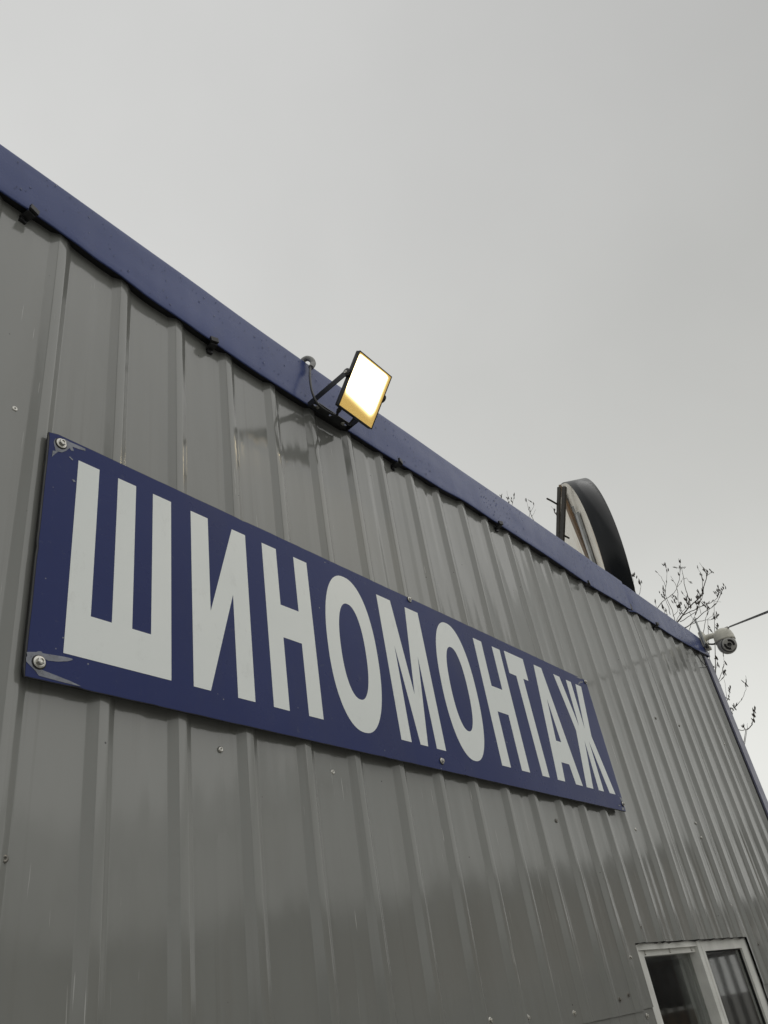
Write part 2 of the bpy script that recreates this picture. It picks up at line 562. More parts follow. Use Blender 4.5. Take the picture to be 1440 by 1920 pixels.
WX0, WX1, WZ0, WZ1 = 2.236, 3.188, 0.72, 1.670    # hole cut for the window
def sheet(x0, x1, z0, z1, yoff, topfun=None):
    extra = [WX0, WX1]
    prof, ev = profile(x0, x1)
    for e_ in extra:
        if x0 < e_ < x1:
            prof.append((e_, ev(e_)))
    prof = sorted(set(prof))
    nz = max(2, int((z1 - z0) / 0.055))
    zs = sorted(set([z0 + (z1 - z0) * i / nz for i in range(nz + 1)] + [z for z in (WZ0, WZ1) if z0 < z < z1]))
    zs = [z for i, z in enumerate(zs) if i == 0 or z - zs[i - 1] > 0.004 or z in (WZ0, WZ1)]
    m = MB()
    vs = []
    for z in zs:
        for x, y in prof:
            k = round((x - RIB0) / PITCH)
            w = noise.noise(Vector((x * 3.1 + 5, z * 1.7, 2))) * 0.0016
            w += noise.noise(Vector((k * 7.3, z * 5.0, 1.7))) * 0.0006 + noise.noise(Vector((k * 3.9, z * 1.6, 8.2))) * 0.0022
            if 0.0 < (x - (RIB0 + k * PITCH - 0.0165)) < 0.0165 and y < 0.002:
                w -= 0.0007 * (1 - (x - (RIB0 + k * PITCH - 0.0165)) / 0.0165) + 0.0004 * math.sin(math.pi * (x - (RIB0 + k * PITCH - 0.0165)) / 0.0165)
            flat = ss(0.5, 0.8, y / D)
            ctr = ((x - (RIB0 + 0.014)) % PITCH) / (PITCH - 0.0445)
            bulge = math.sin(math.pi * max(0, min(1, ctr))) * flat * (0.0012 * noise.noise(Vector((math.floor((x - RIB0 - 0.015) / PITCH) * 3.3, z * 2.2, 9.0))) + 0.0004)
            xo = noise.noise(Vector((k * 5.1, z * 3.0, 4.4))) * 0.0014
            edge = 0.0
            vs.append(Vector((x + xo, y + yoff + w - bulge + edge, z)))
    nx = len(prof)
    fs = []
    for j in range(len(zs) - 1):
        for i in range(nx - 1):
            xc = (prof[i][0] + prof[i + 1][0]) / 2; zc = (zs[j] + zs[j + 1]) / 2
            if WX0 < xc < WX1 and WZ0 < zc < WZ1:
                continue
            fs.append((j * nx + i, j * nx + i + 1, (j + 1) * nx + i + 1, (j + 1) * nx + i))
    m.add(vs, fs, True)
    o = m.build('wall_sheet', M_WALL, building, recalc=False)
    return o

lap = [BX0] + [RIB0 + k * PITCH - 0.035 for k in (-6, 3, 11, 19)] + [BX1 - 0.006]
SEAM = 1.55 - 0.022
for i in range(len(lap) - 1):
    a, b = lap[i], lap[i + 1]
    if i < len(lap) - 2: b += 0.052
    yo = -0.0003 * (i % 2)
    sheet(a, b, SEAM + 0.004 * math.sin(i * 2.1), 3.010, yo)
    sheet(a, b, 0.06, SEAM + 0.06, yo + 0.0028)

# inner body: lining walls, floor slab, roof
m = MB()
m.box((BX0, 0.0600, 0.05), (WX0 - 0.012, 0.09, 2.95)); m.box((WX1 + 0.02, 0.0600, 0.05), (BX1 - 0.03, 0.09, 2.95))
m.box((WX0 - 0.012, 0.0600, WZ1 + 0.02), (WX1 + 0.02, 0.09, 2.95)); m.box((WX0 - 0.012, 0.0600, 0.05), (WX1 + 0.02, 0.09, WZ0 - 0.02))
m.box((BX0, BY1 - 0.03, 0.05), (BX1 - 0.03, BY1, 2.95))
m.box((BX0, 0.09, 0.05), (BX0 + 0.03, BY1 - 0.03, 2.95)); m.box((BX1 - 0.06, 0.09, 0.05), (BX1 - 0.03, BY1 - 0.03, 2.95))
m.build('inner_lining', M_LINER, building)
m = MB(); m.box((BX0, 0.055, 0.004), (BX1 - 0.02, BY1, 0.05)); m.build('floor_slab', M_LINER, building)
m = MB(); m.box((BX0, 0.03, 2.95), (BX1 - 0.02, BY1, 2.99)); m.build('roof_deck', M_LINER, building)
# end walls and back as ribbed sheet seen only from the side
m = MB()
xx = 0.05; pr = []
while xx < BY1:
    pr += [(xx, D), (xx + 0.089, D), (xx + 0.104, 0), (xx + 0.122, 0)]
    xx += PITCH
pr = [p for p in pr if p[0] < BY1]
vs = []
for z in (0.06, 3.01):
    for y, d in pr: vs.append((BX1 - 0.012 - d + 0.002, y, z))
n_ = len(pr)
m.add(vs, [(i, i + 1, n_ + i + 1, n_ + i) for i in range(n_ - 1)])
m.build('end_wall_sheet', M_WALL, building)

# blue flashing (cap) in two lengths
CAPTOP = [(-1.3, 3.034), (0.35, 3.032), (0.75, 3.028), (1.0, 3.023), (1.22, 3.023), (1.7, 3.030), (2.37, 3.039), (2.81, 3.042), (3.137, 3.046), (3.35, 3.042), (4.17, 3.046)]
CAPBOT = [(-1.3, 2.915), (0.36, 2.906), (0.45, 2.904), (0.583, 2.892), (0.712, 2.879), (0.98, 2.869), (1.17, 2.870), (1.41, 2.874), (1.71, 2.884), (1.89, 2.898), (2.3, 2.897), (2.71, 2.892), (3.1, 2.905), (3.26, 2.920), (3.56, 2.922), (4.05, 2.938), (4.17, 2.945)]
def cap(x0, x1, yo, dent=None, curl=0.0):
    n = int((x1 - x0) / 0.012)
    m = MB(); rows = []
    for i in range(n + 1):
        x = x0 + (x1 - x0) * i / n
        zt, zb = lerp_list(CAPTOP, x), lerp_list(CAPBOT, x)
        # hem flutter along the lower lip
        fl = noise.noise(Vector((x * 30, 0.3, 0))) * 0.0016 * (1.3 if x < 1.0 else 0.5)
        zb2 = zb + fl * 0.8
        yb = yo + noise.noise(Vector((x * 2.2, 3, 0))) * 0.0025 + fl
        yt = yo + noise.noise(Vector((x * 1.3, 9, 0))) * 0.002
        if dent:
            w = math.exp(-((x - dent) / 0.030) ** 2); yb += 0.011 * w; yt += 0.005 * w
        if curl:
            c_ = ss(x1 - 0.35, x1, x); yb -= 0.012 * c_ * curl
        row = []
        row.append((x, 0.135, zt + 0.012))
        row.append((x, 0.02, zt + 0.004))
        row.append((x, yt + 0.003, zt + 0.0015))
        row.append((x, yt, zt - 0.0005))
        row.append((x, yt - 0.0003, zt - 0.003))
        for q in range(1, 8):
            t = q / 8
            yy = yt + (yb - yt) * t + 0.0012 * noise.noise(Vector((x * 4, t * 2.0, 5))) - 0.0012 * math.sin(math.pi * t)
            row.append((x, yy, zt + (zb2 - zt) * t))
        row.append((x, yb, zb2 + 0.003))
        row.append((x, yb + 0.0008, zb2 + 0.0004))
        row.append((x, yb + 0.003, zb2))
        row.append((x, yb + 0.0035, zb2 + 0.012))
        row.append((x, yt + 0.003, zt - 0.004))
        rows.append(row)
    k = len(rows[0])
    vs = [p for r_ in rows for p in r_]
    fs = [(i * k + j, (i + 1) * k + j, (i + 1) * k + j + 1, i * k + j + 1) for i in range(n) for j in range(k - 1)]
    m.add(vs, fs, True)
    return m.build('roof_flashing', M_CAP, building, recalc=False)
cap(BX0, 3.150, -0.012)
cap(3.128, BX1 + 0.006, -0.0085, dent=3.16, curl=0.6)
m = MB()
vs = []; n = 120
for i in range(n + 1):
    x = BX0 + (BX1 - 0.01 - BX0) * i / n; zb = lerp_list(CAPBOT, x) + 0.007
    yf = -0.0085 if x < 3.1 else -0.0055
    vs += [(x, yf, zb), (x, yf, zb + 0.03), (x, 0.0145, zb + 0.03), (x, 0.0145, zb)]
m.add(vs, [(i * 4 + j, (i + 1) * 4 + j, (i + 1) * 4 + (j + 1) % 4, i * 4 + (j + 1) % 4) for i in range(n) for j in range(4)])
m.build('lip_shade_strip', M_DARK, building)  # black strip added behind the lip to deepen the shade in the gap
# return of the flashing round the end
m = MB()
m.box((BX1 + 0.006, -0.0085, 2.945), (BX1 + 0.0075, BY1, 3.046)); m.box((BX1 - 0.12, 0.136, 3.05), (BX1 + 0.0075, BY1, 3.0515))
m.build('end_flashing', M_CAP, building)

# rain drops hanging on the flashing
m = MB()
rd = random.Random(3)
for i in range(520):
    x = 0.1 + 3.9 * rd.random() ** 1.1
    zt, zb = lerp_list(CAPTOP, x), lerp_list(CAPBOT, x)
    t = 0.06 + 0.86 * rd.random()
    if noise.noise(Vector((x * 4.0, t * 1.2, 2))) < -0.12: continue
    z = zt + (zb - zt) * t
    r = 0.0008 + 0.0016 * rd.random() ** 3
    y = (-0.012 if x < 3.14 else -0.0085) - 0.0012
    pr = [(r, 0.0016), (r * 0.95, -0.0004), (r * 0.6, -0.0011), (0.00001, -0.0014)]
    mm = MB().lathe([(a, -b) for a, b in pr], (0, 0, 0), (0, -1, 0), 8)
    m.add([(x + v[0], y + v[1], z + v[2] * 1.5) for v in mm.v], mm.f, True)
M_DROP = NT('water').s(Roughness=0.02, IOR=1.33)
M_DROP.b.inputs['Transmission Weight'].default_value = 1.0
o = m.build('rain_drop', M_DROP.m, building)
o['kind'] = 'stuff'

# corner trim: blue angle with a shadow gap beside the last sheet
m = MB()
TX0 = 4.088
m.box((TX0, -0.0100, 0.05), (BX1 + 0.0035, -0.0085, 2.93))
m.box((BX1 + 0.0035, -0.0100, 0.05), (BX1 + 0.005, 0.12, 2.93))
m.box((TX0, -0.0085, 0.05), (TX0 + 0.0012, -0.0025, 2.93))
m.build('corner_trim', M_TRIM, building)
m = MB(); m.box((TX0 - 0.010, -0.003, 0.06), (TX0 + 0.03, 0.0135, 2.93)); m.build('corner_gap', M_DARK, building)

# screws
def hexscrew(r=0.0042, washer=0.0070, h=0.005, rubber=True):
    a = MB(); a.lathe([(0.00001, 0.0012), (washer * 0.75, 0.0012), (washer, 0.0006), (washer, 0.0)], (0, 0, 0), (0, -1, 0), 20)
    a.lathe([(0.00001, h - 0.0012), (r * .55, h - 0.0012), (r * .62, h), (r, h - 0.0004), (r * 1.05, h - 0.001), (r * 1.05, 0.001)], (0, 0, 0), (0, -1, 0), 6, smooth=False)
    return a
SCREW = hexscrew()
TORX = MB().lathe([(0.00001, 0.0012), (0.0016, 0.0014), (0.0020, 0.0030), (0.0042, 0.0030), (0.0056, 0.0018), (0.0060, 0.0)], (0, 0, 0), (0, -1, 0), 18)
first = {}
def screw(x, y, z, kind, parent, rot=0.0, mat=None, s=1.0):
    key = (kind, mat.name if mat else '')
    if key not in first:
        src = SCREW if kind == 'hex' else TORX
        o = MB().add(src.v, src.f, kind != 'hex').build('screw', mat or M_ZINC, parent)
        first[key] = o
    else:
        o = first[key].copy(); COL.objects.link(o); o.parent = parent
    o.location = (x, y, z); o.rotation_euler = (0, rot, 0); o.scale = (s, s, s)
    return o
wall_screws = [(0.454, .902, 't', 0), (0.854, .422, 't', 0), (1.12, .42, 't', 0), (0.514, .242, 't', 1), (1.976, .404, 't', 1),
               (3.051, .868, 't', 1), (3.314, .884, 't', 1), (2.497, .421, 't', 0), (3.092, .437, 't', 0), (2.195, .089, 'h', 0), (2.065, .006, 'h', 1),
               (2.119, .012, 'h', 1), (2.195, -.037, 'h', 0), (1.823, -.004, 'h', 0), (1.625, .002, 'h', 0), (1.488, .008, 'h', 0),
               (3.14, .217, 'h', 0), (3.283, .13, 'h', 1), (3.27, .094, 'h', 1), (3.089, .486, 't', 0), (2.294, .156, 't', 1),
               (3.903, .899, 't', 0), (-0.14, .42, 't', 0), (-0.42, .90, 't', 0)]
for i, (x, z, k, dk) in enumerate(wall_screws):
    # keep the head on whichever face of the profile it meets
    x *= 0.995
    _, ev = profile(x - 0.1, x + 0.1)
    y = ev(x)
    screw(x, y - 0.0004, 1.55 + z, 'hex' if k == 'h' else 'torx', building, i * 0.7, M_DULLZINC if dk else M_ZINC, 0.85)
screw(3.155, -0.010, 2.915, 'torx', building, 0, M_DARK, 0.9)

# clips that hold the lip of the flashing
clip0 = None
for i, (x, z) in enumerate([(0.42, 1.353), (0.854, 1.346), (1.518, 1.34), (2.07, 1.352), (2.713, 1.366), (3.434, 1.377)]):
    if clip0 is None:
        c = MB()
        c.box((-0.0095, -0.020, -0.006), (0.0095, -0.0135, 0.007), bev=0.0012)
        c.box((-0.0080, -0.0135, -0.0095), (0.0080, 0.011, -0.004), bev=0.001)
        c.box((-0.0065, 0.004, -0.018), (0.0065, 0.0125, -0.0095), bev=0.001)
        clip0 = c.build('flashing_clip', M_DARK, building); o = clip0
    else:
        o = clip0.copy(); COL.objects.link(o); o.parent = building
    o.location = (x, -0.002, lerp_list(CAPBOT, x) - 0.002); o.rotation_euler = (0, (-1) ** i * 0.12, 0.2 * (-1) ** i)

# ================================================================ window
win = MB()
fy0, fy1 = 0.0160, 0.055
ZB = 0.72
win.box((2.2145, fy0, ZB), (2.232, fy1, 1.670)); win.box((2.232, fy0 + 0.012, ZB), (2.240, fy1, 1.652))
win.box((2.240, fy0 + 0.004, ZB), (2.256, fy1, 1.652)); win.box((2.256, fy0 + 0.016, ZB), (2.264, fy1, 1.652)); win.box((2.264, fy0 + 0.008, ZB), (2.279, fy1, 1.652))
win.box((2.232, fy0, 1.6525), (2.668, fy1, 1.670))
win.box((2.668, fy0 - 0.001, ZB), (2.684, fy1, 1.670)); win.box((2.684, fy0 + 0.010, ZB), (2.690, fy1, 1.668)); win.box((2.690, fy0 + 0.002, ZB), (2.706, fy1, 1.670)); win.box((2.706, fy0 + 0.009, ZB), (2.712, fy1, 1.668))
wf = win.build('window', M_PVC, building)
hd = MB(); hd.box((2.279, fy0 + 0.010, 1.6385), (2.668, fy1 - 0.008, 1.6525), bev=0.0012); hd.build('frame', M_PVC, wf)
rs = MB()
rs.box((2.712, fy0 + 0.003, ZB), (2.732, fy1 - 0.01, 1.638)); rs.box((2.712, fy0 + 0.003, 1.638), (3.160, fy1 - 0.01, 1.670)); rs.box((3.088, fy0 + 0.003, ZB), (3.160, fy1 - 0.01, 1.638))
rs.build('sash', M_PVC, wf)
bd = MB(); bd.box((2.732, fy0 + 0.010, ZB), (2.736, fy0 + 0.02, 1.638)); bd.box((3.084, fy0 + 0.010, ZB), (3.088, fy0 + 0.02, 1.638)); bd.box((2.736, fy0 + 0.010, 1.634), (3.084, fy0 + 0.02, 1.638))
bd.build('glazing_seal', M_RUBBER, wf)
pn = MB(); pn.box((2.734, 0.0300, ZB), (3.086, 0.0340, 1.636)); pn.build('pane', M_GLASS, wf)
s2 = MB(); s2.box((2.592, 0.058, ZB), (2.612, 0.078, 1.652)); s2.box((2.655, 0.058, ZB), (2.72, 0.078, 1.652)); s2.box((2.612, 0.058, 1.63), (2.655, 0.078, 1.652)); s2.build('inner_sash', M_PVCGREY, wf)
p3 = MB(); p3.box((2.278, 0.046, ZB), (2.668, 0.050, 1.640)); p3.build('pane', M_GLASS, wf)
p2 = MB(); p2.box((2.612, 0.066, ZB), (2.655, 0.070, 1.63)); p2.build('pane', M_GLASS, wf)
for x in (2.295, 2.470, 2.640):
    o = screw(x, fy0 + 0.0095, 1.646, 'torx', wf, x, M_ZINC, 0.8)
wf.scale = (1.013, 1, 1.013); wf.location = (0, 0, 1.55 * (1 - 1.013) + 0.0005)
# torn foam along the cut edge of the sheet over the frame
m = MB()
rd = random.Random(8)
top_ = []; x = 2.215
while x < 3.15:
    w_ = 0.012 + 0.03 * rd.random(); top_.append((x, 1.6680 - 0.0045 * rd.random() ** 2)); x += w_
poly = [(2.2145, 1.6730)] + top_ + [(3.158, 1.667), (3.158, 1.6730)]
m.prism(poly, (0, 0.0148, 0), (1, 0, 0), (0, 0, 1), 0.001)
m.build('torn_seal', M_DARK, wf)

# ================================================================ sign
SX0, SX1, SZ0, SZ1 = 0.507, 2.430, 1.55 + 0.466, 1.55 + 0.885
SY = -0.0085
sign = thing('shop_sign', 'long dark blue panel with white letters ШИНОМОНТАЖ screwed to the ribbed wall', 'sign', loc=(SX0, SY, SZ0))
def L(m_, name, mat): 
    return m_.build(name, mat, None)
def under(o, par):
    o.parent = par
    o.matrix_parent_inverse = par.matrix_world.inverted() if False else Matrix.Translation(-Vector(par.location))
    return o
TH = 0.0035
# board outline with tiny nicks along its edges
rd = random.Random(5)
def edgepts(x0, z0, x1, z1, n, amp):
    out_ = []
    for i in range(n):
        t = i / n
        nx, nz = -(z1 - z0), (x1 - x0); ln = math.hypot(nx, nz)
        a = amp * noise.noise(Vector((t * n * 0.45, x0, z0 * 3))) * (2.2 if rd.random() < 0.06 else 0.6)
        out_.append((x0 + (x1 - x0) * t + nx / ln * a, z0 + (z1 - z0) * t + nz / ln * a))
    return out_
outline = edgepts(SX0 + .003, SZ0, SX1, SZ0, 150, 0.0009) + edgepts(SX1, SZ0, SX1, SZ1 - .002, 40, 0.0009) + edgepts(SX1 - .002, SZ1, SX0 + .004, SZ1, 150, 0.0010) + edgepts(SX0, SZ1 - .004, SX0, SZ0 + .003, 40, 0.0010)
m = MB(); m.prism(outline, (0, SY, 0), (1, 0, 0), (0, 0, 1), TH)
core = under(m.build('core', M_EDGE), sign)
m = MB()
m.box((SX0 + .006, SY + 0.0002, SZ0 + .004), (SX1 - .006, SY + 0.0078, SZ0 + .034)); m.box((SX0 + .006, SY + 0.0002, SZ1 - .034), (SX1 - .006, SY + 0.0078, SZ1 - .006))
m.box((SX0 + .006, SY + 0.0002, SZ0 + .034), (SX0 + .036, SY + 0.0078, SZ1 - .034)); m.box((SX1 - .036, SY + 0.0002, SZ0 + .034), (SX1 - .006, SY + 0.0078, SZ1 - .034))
under(m.build('sign_shade_bars', M_DARK), sign)  # dark bars added behind the board edges to blacken the shadow gap
def inset(poly, d):
    cx, cz = (SX0 + SX1) / 2, (SZ0 + SZ1) / 2
    return [(x - math.copysign(d, x - cx) if abs(x - cx) > 0.9 else x, z - math.copysign(d, z - cz) if abs(z - cz) > 0.15 else z) for x, z in poly]
film = [(x + (0.0022 if x < SX0 + .1 and z > SZ0 + .01 and z < SZ1 - .01 else 0), z) for x, z in inset(outline, 0.0008)]
m = MB(); m.prism(film, (0, SY - TH - 0.0004 + 0.0003, 0), (1, 0, 0), (0, 0, 1), 0.0004)
face = under(m.build('face_film', M_SIGN), sign)

FY = SY - TH - 0.00055
zt, zb = 1.55 + 0.851, 1.55 + 0.512
def Z(v): return 1.55 + v
LET = []
def rect(x0, x1, z0, z1): return [(x0, z0), (x1, z0), (x1, z1), (x0, z1)]
LET.append(('Ш', [(.562, zb), (.747, zb), (.747, zt), (.708, zt), (.708, Z(.580)), (.673, Z(.580)), (.673, zt), (.637, zt), (.637, Z(.580)), (.601, Z(.580)), (.601, zt), (.562, zt)], []))
LET.append(('И', [(.791, zb), (.826, zb), (.885, Z(.708)), (.885, zb), (.924, zb), (.924, zt), (.890, zt), (.831, Z(.658)), (.831, zt), (.791, zt)], []))
def Hsh(a, b, c, d): return [(a, zb), (b, zb), (b, Z(.656)), (c, Z(.656)), (c, zb), (d, zb), (d, zt), (c, zt), (c, Z(.725)), (b, Z(.725)), (b, zt), (a, zt)]
LET.append(('Н', Hsh(.968, 1.007, 1.057, 1.096), []))
def ell(cx, cz, rx, rz, e_=2.25, n=72):
    out_ = []
    for i in range(n):
        t = 2 * math.pi * i / n
        c_, s_ = math.cos(t), math.sin(t)
        out_.append((cx + rx * math.copysign(abs(c_) ** (2 / e_), c_), cz + rz * math.copysign(abs(s_) ** (2 / e_), s_)))
    return out_
LET.append(('О', ell(1.2155, Z(.6825), .0805, .1755), [ell(1.2155, Z(.683), .0405, .108)]))
LET.append(('М', [(1.334, zb), (1.369, zb), (1.366, Z(.735)), (1.401, zb), (1.428, zb), (1.453, Z(.729)), (1.461, zb), (1.496, zb), (1.488, zt), (1.436, zt), (1.412, Z(.625)), (1.379, zt), (1.328, zt)], []))
LET.append(('О', ell(1.612, Z(.6825), .0785, .1765), [ell(1.611, Z(.684), .039, .108)]))
LET.append(('Н', Hsh(1.735, 1.776, 1.830, 1.871), []))
LET.append(('Т', [(1.937, zb), (1.975, zb), (1.972, Z(.788)), (2.001, Z(.788)), (2.001, zt + .004), (1.896, zt + .004), (1.896, Z(.788)), (1.933, Z(.788))], []))
LET.append(('А', [(2.021, zb), (2.063, zb), (2.072, Z(.566)), (2.119, Z(.566)), (2.128, zb), (2.170, zb), (2.110, zt + .002), (2.064, zt + .002)], [[(2.076, Z(.627)), (2.107, Z(.627)), (2.0915, Z(.755))]]))
LET.append(('Ж', [(2.194, zb), (2.236, zb), (2.275, Z(.660)), (2.273, zb), (2.307, zb), (2.306, Z(.663)), (2.347, zb), (2.388, zb), (2.337, Z(.682)), (2.374, zt), (2.334, zt), (2.302, Z(.696)), (2.302, zt), (2.268, zt), (2.266, Z(.700)), (2.225, zt), (2.185, zt), (2.234, Z(.683))], []))
def area(p): return sum(a[0] * b[1] - b[0] * a[1] for a, b in zip(p, p[1:] + p[:1]))
for ch, poly, holes in LET:
    if area(poly) < 0: poly = poly[::-1]
    holes = [h_[::-1] if area(h_) > 0 else h_ for h_ in holes]
    m = MB(); m.prism(poly, (0, FY, 0), (1, 0, 0), (0, 0, 1), 0.00025, holes)
    under(m.build('letter', M_LET), sign)

# torn film at the fixings, showing bare metal
def flake(pxs, k, o_):
    pts = []
    for u, v in pxs:
        p = at(o_[0] + u / k, o_[1] + v / k, y=0.0)
        p.x = min(max(p.x, SX0 + 0.001), SX1 - 0.001); p.z = min(max(p.z, SZ0 + 0.001), SZ1 - 0.001)
        pts.append((p.x, p.z))
    if area(pts) < 0: pts = pts[::-1]
    m = MB(); m.prism(pts, (0, FY + 0.0001, 0), (1, 0, 0), (0, 0, 1), 0.0005)
    return under(m.build('torn_film', M_PEEL), sign)
A0, A1, A2, A3 = (0, 780), (20, 1180), (1040, 1230), (1100, 1440)
for pts, k, o_ in [
    ([(905, 440), (930, 385), (1000, 370), (1100, 395), (1180, 440), (1300, 490), (1440, 555), (1440, 590), (1330, 560), (1220, 520), (1245, 590), (1200, 585), (1175, 540), (1110, 590), (1040, 615), (980, 600), (930, 640), (875, 690), (890, 585), (940, 590), (920, 510)], 9, A0),
    ([(1160, 690), (1180, 685), (1235, 740), (1220, 750)], 9, A0),
    ([(1212, 1070), (1250, 1075), (1275, 1115), (1240, 1110)], 9, A0),
    ([(235, 340), (390, 340), (410, 328), (460, 335), (480, 360), (640, 385), (820, 415), (920, 440), (930, 460), (850, 480), (700, 485), (560, 470), (450, 410), (380, 420), (330, 470), (330, 560), (470, 610), (700, 700), (900, 780), (1055, 855), (1020, 850), (800, 800), (600, 745), (420, 695), (370, 625), (230, 480), (232, 420), (250, 395)], 8, A1),
    ([(465, 468), (540, 468), (612, 515), (590, 515), (520, 495)], 12, A2),
    ([(525, 650), (545, 590), (580, 570), (640, 575), (630, 600), (580, 600), (550, 640)], 12, A2),
    ([(875, 780), (950, 820), (985, 900), (950, 920), (930, 880)], 14.4, A3),
    ([(950, 1060), (1020, 1080), (1010, 1140), (955, 1130)], 14.4, A3),
    ([(840, 995), (940, 1005), (880, 1030)], 14.4, A3)]:
    flake(pts, k, o_)
for i, (x, z) in enumerate([(.5290, .868), (.5275, .4895), (1.462, .8795), (1.470, .486), (2.4195, .877), (2.420, .487)]):
    big = 1.25 if i < 2 else 0.95
    m = MB(); m.lathe([(0.00001, 0.0009), (0.0078 * big, 0.0009), (0.0085 * big, 0.0)], (x, FY - 0.0004, 1.55 + z), (0, -1, 0), 18)
    under(m.build('rubber_washer', M_RUBBER), sign)
    o = screw(x - SX0, FY - 0.0015 - SY, 1.55 + z - SZ0, 'hex', sign, 0.4 + i, M_ZINC, big)

KS = (0.932 + FY) / 0.932
sign.location = (KS * SX0, SY, 1.55 + KS * (SZ0 - 1.55)); sign.scale = (KS, KS, KS)

# ================================================================ floodlight
lamp = thing('floodlight', 'small black LED floodlight burning warm white on a bracket under the roof flashing', 'floodlight', loc=(1.222, -0.024, 2.868))
lc = Vector((1.223, -0.1415, 1.55 + 1.319))
TIL, YAW = 0.651, 0.030
ex = Vector((math.cos(YAW), math.sin(YAW), 0)); ev_ = Vector((0, -math.sin(TIL), math.cos(TIL))); ny = ex.cross(ev_)
if ny.y > 0: ny = -ny            # outward, down the wall
LM = Matrix(((ex.x, -ny.x, ev_.x, lc.x), (ex.y, -ny.y, ev_.y, lc.y), (ex.z, -ny.z, ev_.z, lc.z), (0, 0, 0, 1)))  # local: x right, y back, z up the face
HW, HH = 0.065, 0.073
def lp(name, mbd, mat, par=lamp):
    o = mbd.build(name, mat)
    if par is lamp: under(o, lamp)
    else: o.parent = par
    return o
m = MB(); m.box((-HW, 0.0015, -HH), (HW, 0.013, HH), LM, bev=0.003)
m.box((-HW + 0.008, 0.013, -HH + 0.008), (HW - 0.008, 0.020, HH - 0.008), LM, bev=0.003)
housing = lp('housing', m, M_BLKMETAL)
for i in range(9):
    x = -0.045 + i * 0.01125
    m = MB(); m.box((x - 0.0012, 0.0205, -HH + 0.014), (x + 0.0012, 0.027, HH - 0.02), LM)
    under(m.build('cooling_fin', M_BLKMETAL), lamp)
m = MB()
b_ = 0.0022
m.box((-HW, -0.001, HH - b_), (HW, 0.0012, HH), LM); m.box((-HW, -0.001, -HH), (HW, 0.0012, -HH + b_), LM)
m.box((-HW, -0.001, -HH + b_), (-HW + b_, 0.0012, HH - b_), LM); m.box((HW - b_, -0.001, -HH + b_), (HW, 0.0012, HH - b_), LM)
lp('bezel', m, M_BLKMETAL)
m = MB(); m.box((-HW + b_, 0.0, -HH + b_), (HW - b_, 0.0010, HH - b_))
led = m.build('light_panel', M_LED); led.matrix_world = LM; 
led.parent = lamp; led.matrix_parent_inverse = Matrix.Translation(-Vector(lamp.location))
# U bracket: plate under the lip, two arms reaching out to the side hinges
bx0, bx1, bz = 1.154, 1.292, 2.8670
m = MB()
def slotplate(x0, x1, y0, y1, z0, z1):
    poly = [(x0, y0), (x1, y0), (x1, y1), (x0, y1)]
    def slot(cx, w, h):
        return [(cx + w * math.cos(t) * (1 if abs(math.cos(t)) < 2 else 1), (y0 + y1) / 2 + h * math.sin(t)) for t in [2 * math.pi * i / 14 for i in range(14)]][::-1]
    return poly, [slot(x0 + 0.017, 0.010, 0.0026), slot((x0 + x1) / 2, 0.004, 0.0038), slot(x1 - 0.017, 0.010, 0.0026)]
poly, holes = slotplate(bx0, bx1, -0.036, -0.012, 0, 0)
m.prism(poly, (0, 0, bz), (1, 0, 0), (0, 1, 0), 0.002, holes)
hz = lc + ev_ * 0.012 - ny * 0.010
def arm(xb, xe, side):
    # flat strip from the plate end to the hinge ear
    a = Vector((xb, -0.024, bz + 0.001)); b = Vector((xe, hz.y, hz.z))
    d = (b - a).normalized(); w = Vector((1, 0, 0)).cross(d).normalized() * 0.0085
    t = Vector((0.0018, 0, 0)) * side
    vs = [a - d * 0.010 - w, a - d * 0.010 + w, b + w, b - w]
    m.add(vs + [v + t for v in vs], [(0, 1, 2, 3), (7, 6, 5, 4), (0, 4, 5, 1), (1, 5, 6, 2), (2, 6, 7, 3), (3, 7, 4, 0)])
    m.lathe([(0.00001, 0), (0.0115, 0), (0.0115, 0.0018), (0.00001, 0.0018)], b, (side, 0, 0), 20)
arm(bx0 - 0.0018, lc.x - HW - 0.0055, 1); arm(bx1 + 0.0018, lc.x + HW + 0.0055, -1)
br = lp('bracket', m, M_BLKMETAL)
for sd_ in (-1, 1):
    m = MB(); c_ = Vector((lc.x + sd_ * (HW + 0.0055), hz.y, hz.z))
    m.lathe([(0.0095, -0.0075), (0.0095, 0.0)], c_, (sd_, 0, 0), 16)
    lp('hinge_ear', m, M_BLKMETAL)
for sd_ in (-1, 1):
    m = MB(); c_ = Vector((lc.x + sd_ * (HW + 0.0055), hz.y, hz.z))
    m.lathe([(0.00001, 0.0020), (0.0022, 0.0020), (0.0024, 0.0042), (0.0042, 0.0042), (0.0048, 0.0030), (0.0048, 0.0)], c_, (sd_, 0, 0), 14)
    lp('bolt', m, M_ZINC)
for xs in (bx0 + 0.022, bx1 - 0.022):
    m = MB(); m.lathe([(0.00001, 0.0012), (0.0052, 0.0012), (0.0056, 0.0)], (xs, -0.024, bz), (0, 0, -1), 18)
    m.lathe([(0.00001, 0.0022), (0.0015, 0.0024), (0.0018, 0.0042), (0.0034, 0.0040), (0.0042, 0.0012)], (xs, -0.024, bz), (0, 0, -1), 6, False)
    lp('screw', m, M_ZINC)
m = MB(); gl = LM @ Vector((-0.040, 0.018, -HH + 0.006)); gd_ = (LM.to_3x3() @ Vector((0, 0.25, -1))).normalized()
m.lathe([(0.00001, 0.016), (0.0038, 0.016), (0.0046, 0.012), (0.0056, 0.010), (0.0056, 0.0)], gl, gd_, 12)
lp('cable_gland', m, M_DARK)
